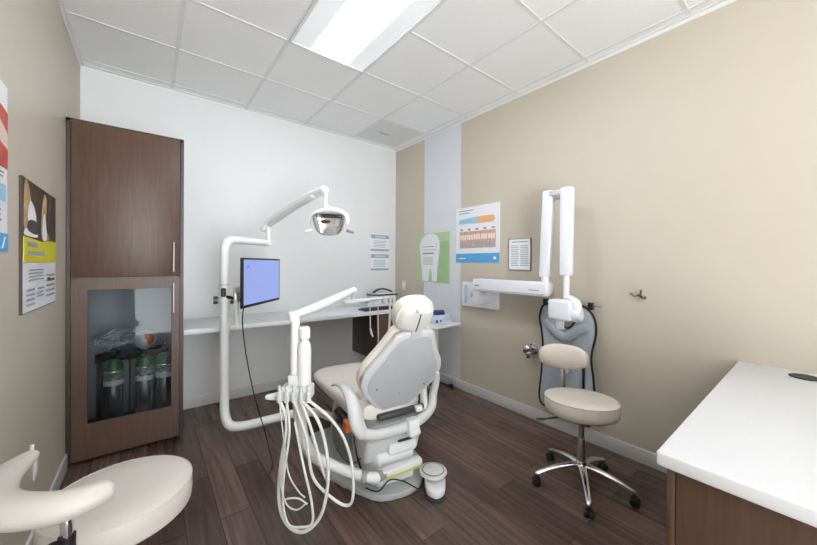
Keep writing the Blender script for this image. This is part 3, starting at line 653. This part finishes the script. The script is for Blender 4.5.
obj('syringe_tip', MB().tube([a + Vector((.006, 0, -.2)), a + Vector((.016, 0, -.235)), a + Vector((.022, -.005, -.255))], [.006, .008, .005], n=10), 'plastic', t)
a = h0 + dd * .68; hose([a, a + Vector((.0, 0, -.15)), a + Vector((.004, 0, -.3)), a + Vector((-.01, 0, -.52))], .0035)
a = h0 + dd * 1.0; hose([a + Vector((-.02, 0, 0)), a + Vector((-.022, 0, -.15)), a + Vector((-.03, 0, -.3)), a + Vector((-.01, 0, -.39)), a + Vector((.02, 0, -.36)), a + Vector((.02, 0, -.26)), a + Vector((.012, 0, -.12)), a + Vector((.012, 0, 0))], .007)

# ------------------------------------------------------------------ x-ray unit on the right wall
t = thing('xray_unit', 'white wall-mounted x-ray arm, folded upright, with its tube head hanging', 'x-ray unit', (XR, 1.75, 1.07))
M['xray'] = mat('cool white enamel', (232, 233, 240), .3, var=.006, coat=.15)
obj('wall_plate', MB().bb((XR - .05, 1.957, .93), (XR, 2.411, 1.185), .008), 'xray', t)
obj('control_panel', MB().bb((XR - .055, 2.33, .96), (XR - .05, 2.37, 1.15), .001).bb((XR - .053, 2.20, 1.03), (XR - .049, 2.29, 1.09), .001), 'paleblue', t)
obj('indicator', MB().bb((XR - .056, 2.24, 1.055), (XR - .050, 2.28, 1.068), .001), 'yellowgreen', t)
obj('arm_bracket', MB().prism(spline([(-.02, 0), (.10, 0), (.14, .07), (.11, .15), (-.01, .15)], 4), Matrix.Translation((XR - .05, 2.16, .985)) @ Euler((PI / 2, 0, -PI / 2)).to_matrix().to_4x4(), .09, .01), 'xray', t)
ra = obj('wall_arm', MB().bb((2.46, 1.355, 1.115), (2.57, 2.115, 1.232), .012, 3), 'xray', t)
obj('groove', MB().bb((2.457, 1.38, 1.13), (2.463, 2.11, 1.134)), 'grey', ra)
obj('marking', MB().bb((2.457, 2.03, 1.165), (2.461, 2.085, 1.177)), 'ink_grey', ra); obj('marking', MB().bb((2.457, 1.42, 1.16), (2.461, 1.51, 1.166)), 'ink_grey', ra)
obj('arm_pivot', MB().cyl((2.515, 1.40, 1.2), (2.515, 1.40, 1.29), .028, bev=.004), 'xray', t)
def link(p0, p1, w0, w1, dpt, name='scissor_link'):
    p0, p1 = Vector(p0), Vector(p1)
    rs = []
    for p, w, e in ((p0, w0 * .9, 0), (p0 + (p1 - p0) * .02, w0, 0), (p1 + (p0 - p1) * .02, w1, 0), (p1, w1 * .9, 0)):
        rs.append([p + Vector((dx * dpt / 2, dy * w / 2, 0)) for dx, dy in ((-1, -1), (1, -1), (1, 1), (-1, 1))])
    m = MB().loft(rs); bmesh.ops.bevel(m.b, geom=list(m.b.edges), offset=.006, segments=2, profile=.5, affect='EDGES')
    return obj(name, m, 'xray', t)
link((2.515, 1.40, 1.27), (2.49, 1.36, 1.955), .078, .078, .06)
link((2.46, 1.20, 1.29), (2.475, 1.205, 1.955), .08, .085, .06)
obj('top_link', MB().bb((2.455, 1.22, 1.905), (2.51, 1.34, 1.945), .006).cyl((2.5, 1.225, 1.885), (2.5, 1.335, 1.885), .012, n=12), 'shell', t)
obj('yoke', MB().tube([(2.46, 1.20, 1.31), (2.46, 1.20, 1.16), (2.455, 1.19, 1.125), (2.43, 1.15, 1.115), (2.41, 1.105, 1.09), (2.40, 1.09, 1.03), (2.395, 1.10, .99)], [.022, .022, .026, .032, .034, .034, .03], n=16, smooth=6), 'xray', t)
th = obj('tube_head', MB().bb((2.34, 1.115, .965), (2.46, 1.285, 1.115), .02, 3), 'xray', t)
obj('knuckle', MB().cyl((2.40, 1.06, 1.015), (2.40, 1.125, 1.015), .045, bev=.008), 'xray', th)
obj('aiming_cone', MB().cyl((2.39, 1.215, .98), (2.39, 1.215, .90), .032, bev=.003).cyl((2.39, 1.215, .975), (2.39, 1.215, .96), .045, bev=.003), 'shell', th)

# ------------------------------------------------------------------ lead apron, wall fitting, hook
t = thing('lead_apron', 'grey lead apron with black piping hanging on the right wall behind the stool', 'apron', (2.63, 1.25, .2))
ap2 = [(.21, 1.02), (.235, .93), (.215, .82), (.20, .66), (.215, .45), (.235, .27), (.20, .2), (.06, .19), (-.14, .2), (-.205, .28), (-.2, .5), (-.185, .68), (-.215, .86), (-.20, .98), (-.14, 1.045), (-.10, 1.04), (-.06, .93), (.0, .87), (.07, .93), (.12, 1.04), (.16, 1.045)]
AM = Matrix(((0, 0, 1, 0), (1, 0, 0, 0), (0, 1, 0, 0), (0, 0, 0, 1)))
asp = spline(ap2, 4)
am = MB()
N_ = len(asp)
am.prism([(1.265 + u, z) for u, z in asp], Matrix.Translation((2.615, 0, 0)) @ AM, .03, .008)
for v in am.b.verts: v.co.x += .014 * math.sin(v.co.y * 38) * min(1, max(0, 1.1 - v.co.z))
obj('apron_body', am, 'apron', t)
pp = [(2.612 + .014 * math.sin((1.265 + u) * 38) * min(1, max(0, 1.1 - z)), 1.265 + u, z) for u, z in asp]; pp.append(pp[0])
obj('piping', MB().tube(pp, .008, n=8, smooth=1, round_ends=False), 'black', t)
obj('collar', MB().tube([(2.585, 1.43, .90), (2.575, 1.37, .85), (2.57, 1.27, .80), (2.575, 1.18, .86), (2.585, 1.11, .90)], [.03, .034, .036, .034, .03], n=10, smooth=5, r2=.012), 'apron', t)
obj('buckle', MB().bb((2.565, 1.235, .52), (2.60, 1.285, .60), .005), 'plastic', t)
obj('strap', MB().bb((2.595, 1.285, .35), (2.612, 1.30, .74), .004).bb((2.595, 1.125, .30), (2.612, 1.14, .62), .004), 'black', t)
t = thing('apron_rail', 'thin metal rail with black end clips the apron hangs from', 'rail', (XR, 1.27, 1.06))
obj('bar', MB().cyl((2.63, 1.02, 1.065), (2.63, 1.475, 1.065), .008, n=12).cyl((2.63, 1.10, 1.065), (XR, 1.10, 1.065), .006, n=10).cyl((2.63, 1.42, 1.065), (XR, 1.42, 1.065), .006, n=10), 'steel', t)
for y in (1.095, 1.455): obj('clip', MB().bb((2.612, y - .018, 1.03), (2.648, y + .018, 1.085), .005), 'black', t)
t = thing('wall_fitting', 'small chrome valve fitting on the wall left of the apron', 'wall fitting', (XR, 1.60, .62))
obj('rosette', MB().cyl((XR - .012, 1.60, .625), (XR, 1.60, .625), .05, bev=.004), 'chrome', t)
obj('body', MB().cyl((XR - .07, 1.60, .625), (XR - .01, 1.60, .625), .026, bev=.004).ball((XR - .085, 1.605, .64), .036).ball((XR - .075, 1.60, .595), .03), 'chrome', t)
obj('nozzle', MB().cyl((XR - .08, 1.60, .60), (XR - .08, 1.60, .555), .016, n=16, bev=.003).ball((XR - .10, 1.625, .612), .014), 'dark', t)
obj('knob', MB().cyl((XR - .05, 1.57, .635), (XR - .05, 1.535, .645), .018, n=16, bev=.004), 'chrome', t)
t = thing('coat_hook', 'small branching metal hook on the bare beige wall', 'hook', (XR, .795, 1.165))
obj('base', MB().cyl((XR - .006, .795, 1.165), (XR, .795, 1.165), .014, n=16, bev=.002), 'steel', t)
for a, b in (((.795, 1.165), (.84, 1.17)), ((.795, 1.165), (.755, 1.15)), ((.79, 1.17), (.78, 1.195))):
    obj('prong', MB().tube([(XR - .006, a[0], a[1]), (XR - .03, (a[0] + b[0]) / 2, (a[1] + b[1]) / 2 - .012), (XR - .035, b[0], b[1])], .0055, n=8).ball((XR - .035, b[0], b[1]), .009, n=10), 'hookmetal', t)

# ------------------------------------------------------------------ rolling cart with device
t = thing('rolling_cart', 'small white rolling cart against the pale stripe behind the chair', 'cart', (2.42, 2.62, 0))
obj('tabletop', MB().prism(spline([(-.22, -.2), (.2, -.2), (.22, -.16), (.22, .17), (.19, .2), (-.19, .2), (-.22, .17)], 3), Matrix.Translation((2.42, 2.64, .71)), .025, .008), 'plastic', t)
obj('column', MB().cyl((2.52, 2.68, .06), (2.52, 2.68, .71), .022), 'pipe', t)
obj('brace', MB().tube([(2.52, 2.68, .45), (2.44, 2.62, .62), (2.38, 2.58, .71)], .012, n=10), 'pipe', t)
obj('base', MB().box((2.45, 2.70, .075), (.34, .04, .03), .008).box((2.60, 2.64, .075), (.04, .24, .03), .008).box((2.32, 2.64, .075), (.04, .24, .03), .008), 'grey', t)
for x, y in ((2.61, 2.535), (2.61, 2.75), (2.32, 2.535), (2.32, 2.75)):
    obj('caster', MB().cyl((x - .014, y, .03), (x + .014, y, .03), .03, n=18, bev=.005).cyl((x, y, .04), (x, y, .07), .01, n=10), 'black', t)
t = thing('ultrasonic_device', 'pale blue and white dental device with dark display on the rolling cart', 'device', (2.40, 2.62, .735))
obj('housing', MB().prism([(-.13, 0), (.12, 0), (.12, .03), (.07, .075), (-.1, .085), (-.13, .04)], Matrix.Translation((2.38, 2.63, .736)) @ Euler((PI / 2, 0, PI / 2 + .2)).to_matrix().to_4x4(), .22, .012), 'bluedev', t)
obj('display', MB().box((2.50, 2.62, .835), (.12, .07, .045), .006, (.3, 0, -.6)), 'navy', t)
obj('neck', MB().box((2.49, 2.62, .80), (.04, .04, .05), .006), 'plastic', t)
obj('button', MB().cyl((2.36, 2.50, .765), (2.35, 2.49, .78), .012, n=12).cyl((2.41, 2.50, .765), (2.405, 2.49, .78), .008, n=12), 'navy', t)
obj('handpiece', MB().tube([(2.42, 2.52, .745), (2.50, 2.50, .75), (2.58, 2.51, .745)], .009, n=10), 'plastic', t)

# ------------------------------------------------------------------ stools
def star_base(t, c, r, a0, zc=.035, m='chrome'):
    for k in range(5):
        a = math.radians(a0 + 72 * k); d = Vector((math.cos(a), math.sin(a), 0)); p = Vector((c[0], c[1], 0))
        lg = obj('leg', MB().tube([p + Vector((0, 0, .135)), p + d * r * .25 + Vector((0, 0, .135)), p + d * r * .6 + Vector((0, 0, .115)), p + d * r + Vector((0, 0, .075))], [.014, .014, .012, .011], n=12, smooth=5, r2=[.022, .021, .018, .015]), m, t)
        q = p + d * r; s = Vector((-d.y, d.x, 0)); ang = random.uniform(-.6, .6); s2 = Vector((s.x * math.cos(ang) - s.y * math.sin(ang), s.x * math.sin(ang) + s.y * math.cos(ang), 0))
        w = MB()
        for e in (-1, 1): w.cyl(q + s2 * (e * .006) + Vector((0, 0, .026)), q + s2 * (e * .024) + Vector((0, 0, .026)), .0255, n=20, bev=.005)
        w.box(q + Vector((0, 0, .045)), (.035, .035, .03), .01).cyl(q + Vector((0, 0, .05)), q + Vector((0, 0, .08)), .008, n=10)
        obj('caster', w, 'black', lg)
def seat_disc(t, c, r, z0, z1, m, sx=1, rot=None):
    mx = Matrix.Translation((c[0], c[1], 0)) if rot is None else rot
    s = obj('seat', MB().lathe([(r * .80, z0), (r * .93, z0 + .004), (r * .985, z0 + .016), (r, z0 + (z1 - z0) * .45), (r * .995, z1 - .018), (r * .975, z1 - .006), (r * .93, z1), (r * .5, z1 + .003), (.002, z1 + .004)], n=48, mx=mx), m, t)
    obj('piping', MB().tube([mx @ Vector((r * .985 * math.cos(a), r * .985 * math.sin(a), z1 - .007)) for a in [2 * PI * k / 48 for k in range(49)]], .0035, n=6, smooth=1, round_ends=False), m, s)
    return s
c = (2.105, .925)
t = thing('operator_stool', 'beige round stool with small backrest and chrome star base by the right wall', 'stool', (*c, 0))
star_base(t, c, .275, 68 - 72)
tl = Matrix.Translation((*c, 0)) @ Euler((math.radians(-2), math.radians(3), 0)).to_matrix().to_4x4()
seat_disc(t, c, .212, .44, .54, 'stool', rot=tl)
obj('column', MB().cyl((*c, .12), (*c, .30), .028, .022, bev=.003).cyl((*c, .28), (*c, .42), .016), 'steel', t)
obj('hub', MB().cyl((*c, .10), (*c, .165), .036, .03, bev=.004), 'chrome', t)
obj('seat_plate', MB().box((*c, .428), (.18, .16, .018), .004), 'dark', t)
obj('lever', MB().tube([(2.08, .99, .42), (1.99, 1.05, .41), (1.93, 1.09, .405)], .006, n=8).box((1.925, 1.094, .405), (.05, .02, .012), .004, (0, 0, 2.5)), 'dark', t)
bd = Vector((.9, .43, 0)).normalized(); bs = Vector((-bd.y, bd.x, 0)); bc = Vector((2.275, 1.13, .73))
pts = [bc + bs * x + bd * (-.9 * x * x) for x in (-.13, -.09, -.03, .03, .09, .13)]
obj('backrest', MB().tube(pts, [.058, .078, .086, .086, .078, .058], n=18, smooth=5, r2=[.028, .034, .036, .036, .034, .028], up=(0, 0, 1)), 'stool', t)
obj('back_stem', MB().tube([(2.19, 1.03, .425), (2.29, 1.12, .43), (2.325, 1.15, .46), (2.325, 1.155, .55), (2.315, 1.155, .70)], .008, n=10, smooth=5, r2=.018), 'steel', t)

c = (-.075, 1.605)
t = thing('assistant_stool', 'pale round stool with a curved padded body arm in the near left corner', 'stool', (*c, 0))
star_base(t, c, .26, 20)
seat_disc(t, c, .218, .43, .535, 'stool2')
obj('column', MB().cyl((*c, .12), (*c, .41), .02), 'chrome', t)
obj('hub', MB().cyl((*c, .10), (*c, .17), .034, bev=.004), 'chrome', t)
obj('body_arm', MB().tube([(-.112, 1.345, .674), (-.19, 1.335, .676), (-.28, 1.375, .680), (-.345, 1.455, .682), (-.365, 1.55, .682), (-.358, 1.65, .678), (-.332, 1.76, .672)], [.034, .040, .042, .04, .038, .032, .02], n=18, smooth=6, r2=[.038, .048, .054, .056, .054, .044, .026], up=(0, 0, 1)), 'stool2', t)
obj('arm_button', MB().cyl((-.33, 1.775, .685), (-.33, 1.775, .705), .006, n=10), 'plastic', t)
obj('arm_post', MB().tube([(-.18, 1.325, .645), (-.18, 1.325, .45), (-.178, 1.335, .38), (-.16, 1.39, .36), (-.10, 1.56, .37)], .014, n=12, smooth=5), 'chrome', t)
obj('arm_clamp', MB().ball((-.205, 1.315, .575), .022, (1, 1, .8)).cyl((-.18, 1.325, .555), (-.18, 1.325, .595), .019, n=14), 'black', t)

# ------------------------------------------------------------------ front right counter
solo('worktop', MB().bb((1.178, -.42, .78), (XR - .001, .305, .822), .006, 3), 'worktop', 'white worktop in the near right corner with a round black grommet', 'worktop', (1.9, 0, .78))
t = thing('base_cabinet', 'dark walnut base cabinet under the near right worktop', 'cabinet', (1.95, 0, 0))
obj('body', MB().bb((1.2, -.40, .0), (XR - .013, .262, .779), .001), 'wood', t)
for i in range(3):
    x0 = 1.2 + i * .49; d = obj('door', MB().bb((x0, .264, .1), (x0 + .486, .284, .775), .002), 'wood', t)
    bar_handle(x0 + .43, .55, .73, .344, d)
t = thing('cable_grommet', 'black oval cable grommet set in the near right worktop', 'grommet', (2.53, .055, .82))
obj('ring', MB().lathe([(.040, .821), (.054, .8225), (.055, .826), (.050, .828), (.042, .826)], c=(2.535, .055, 0)), 'black', t)
obj('brush', MB().cyl((2.535, .055, .8215), (2.535, .055, .825), .043), 'dark', t)

# ------------------------------------------------------------------ camera, world, view
f, yaw, hy, pit, rol = 328.72, math.radians(38.325), 265.45, math.radians(-.237), math.radians(.3525)
fw = Vector((math.sin(yaw), math.cos(yaw), 0)); rg = Vector((math.cos(yaw), -math.sin(yaw), 0)); up = Vector((0, 0, 1))
fw2 = fw * math.cos(pit) + up * math.sin(pit); up2 = up * math.cos(pit) - fw * math.sin(pit)
r3 = rg * math.cos(rol) + up2 * math.sin(rol); u3 = up2 * math.cos(rol) - rg * math.sin(rol)
cam = bpy.data.cameras.new('camera'); co = bpy.data.objects.new('camera', cam); col.objects.link(co)
mx = Matrix((r3, u3, -fw2)).transposed().to_4x4(); mx.translation = (0, 0, 1.369); co.matrix_world = mx
cam.sensor_width = 36; cam.sensor_fit = 'HORIZONTAL'; cam.lens = f / 817 * 36; cam.shift_y = -(272.5 - hy) / 817; cam.clip_start = .02
sc = bpy.context.scene; sc.camera = co
w = bpy.data.worlds.new('world'); sc.world = w; w.use_nodes = True
nt = w.node_tree; bg = nt.nodes['Background']
tc = nt.nodes.new('ShaderNodeTexCoord'); sp = nt.nodes.new('ShaderNodeSeparateXYZ'); rp = nt.nodes.new('ShaderNodeValToRGB'); md = nt.nodes.new('ShaderNodeMath')
nt.links.new(tc.outputs['Generated'], sp.inputs[0]); md.operation = 'MULTIPLY_ADD'; md.inputs[1].default_value = .5; md.inputs[2].default_value = .5
nt.links.new(sp.outputs['Z'], md.inputs[0]); nt.links.new(md.outputs[0], rp.inputs[0]); nt.links.new(rp.outputs[0], bg.inputs[0])
# invented hall glow added as fill, strongest from below to brighten the ceiling
rp.color_ramp.elements[0].position = .40; rp.color_ramp.elements[0].color = (.93, .97, 1, 1)
rp.color_ramp.elements[1].position = .64; rp.color_ramp.elements[1].color = (.27, .283, .295, 1)
bg.inputs[1].default_value = 12.5
sc.view_settings.view_transform = 'Standard'; sc.view_settings.look = 'None'; sc.view_settings.gamma = 1; sc.view_settings.exposure = .47
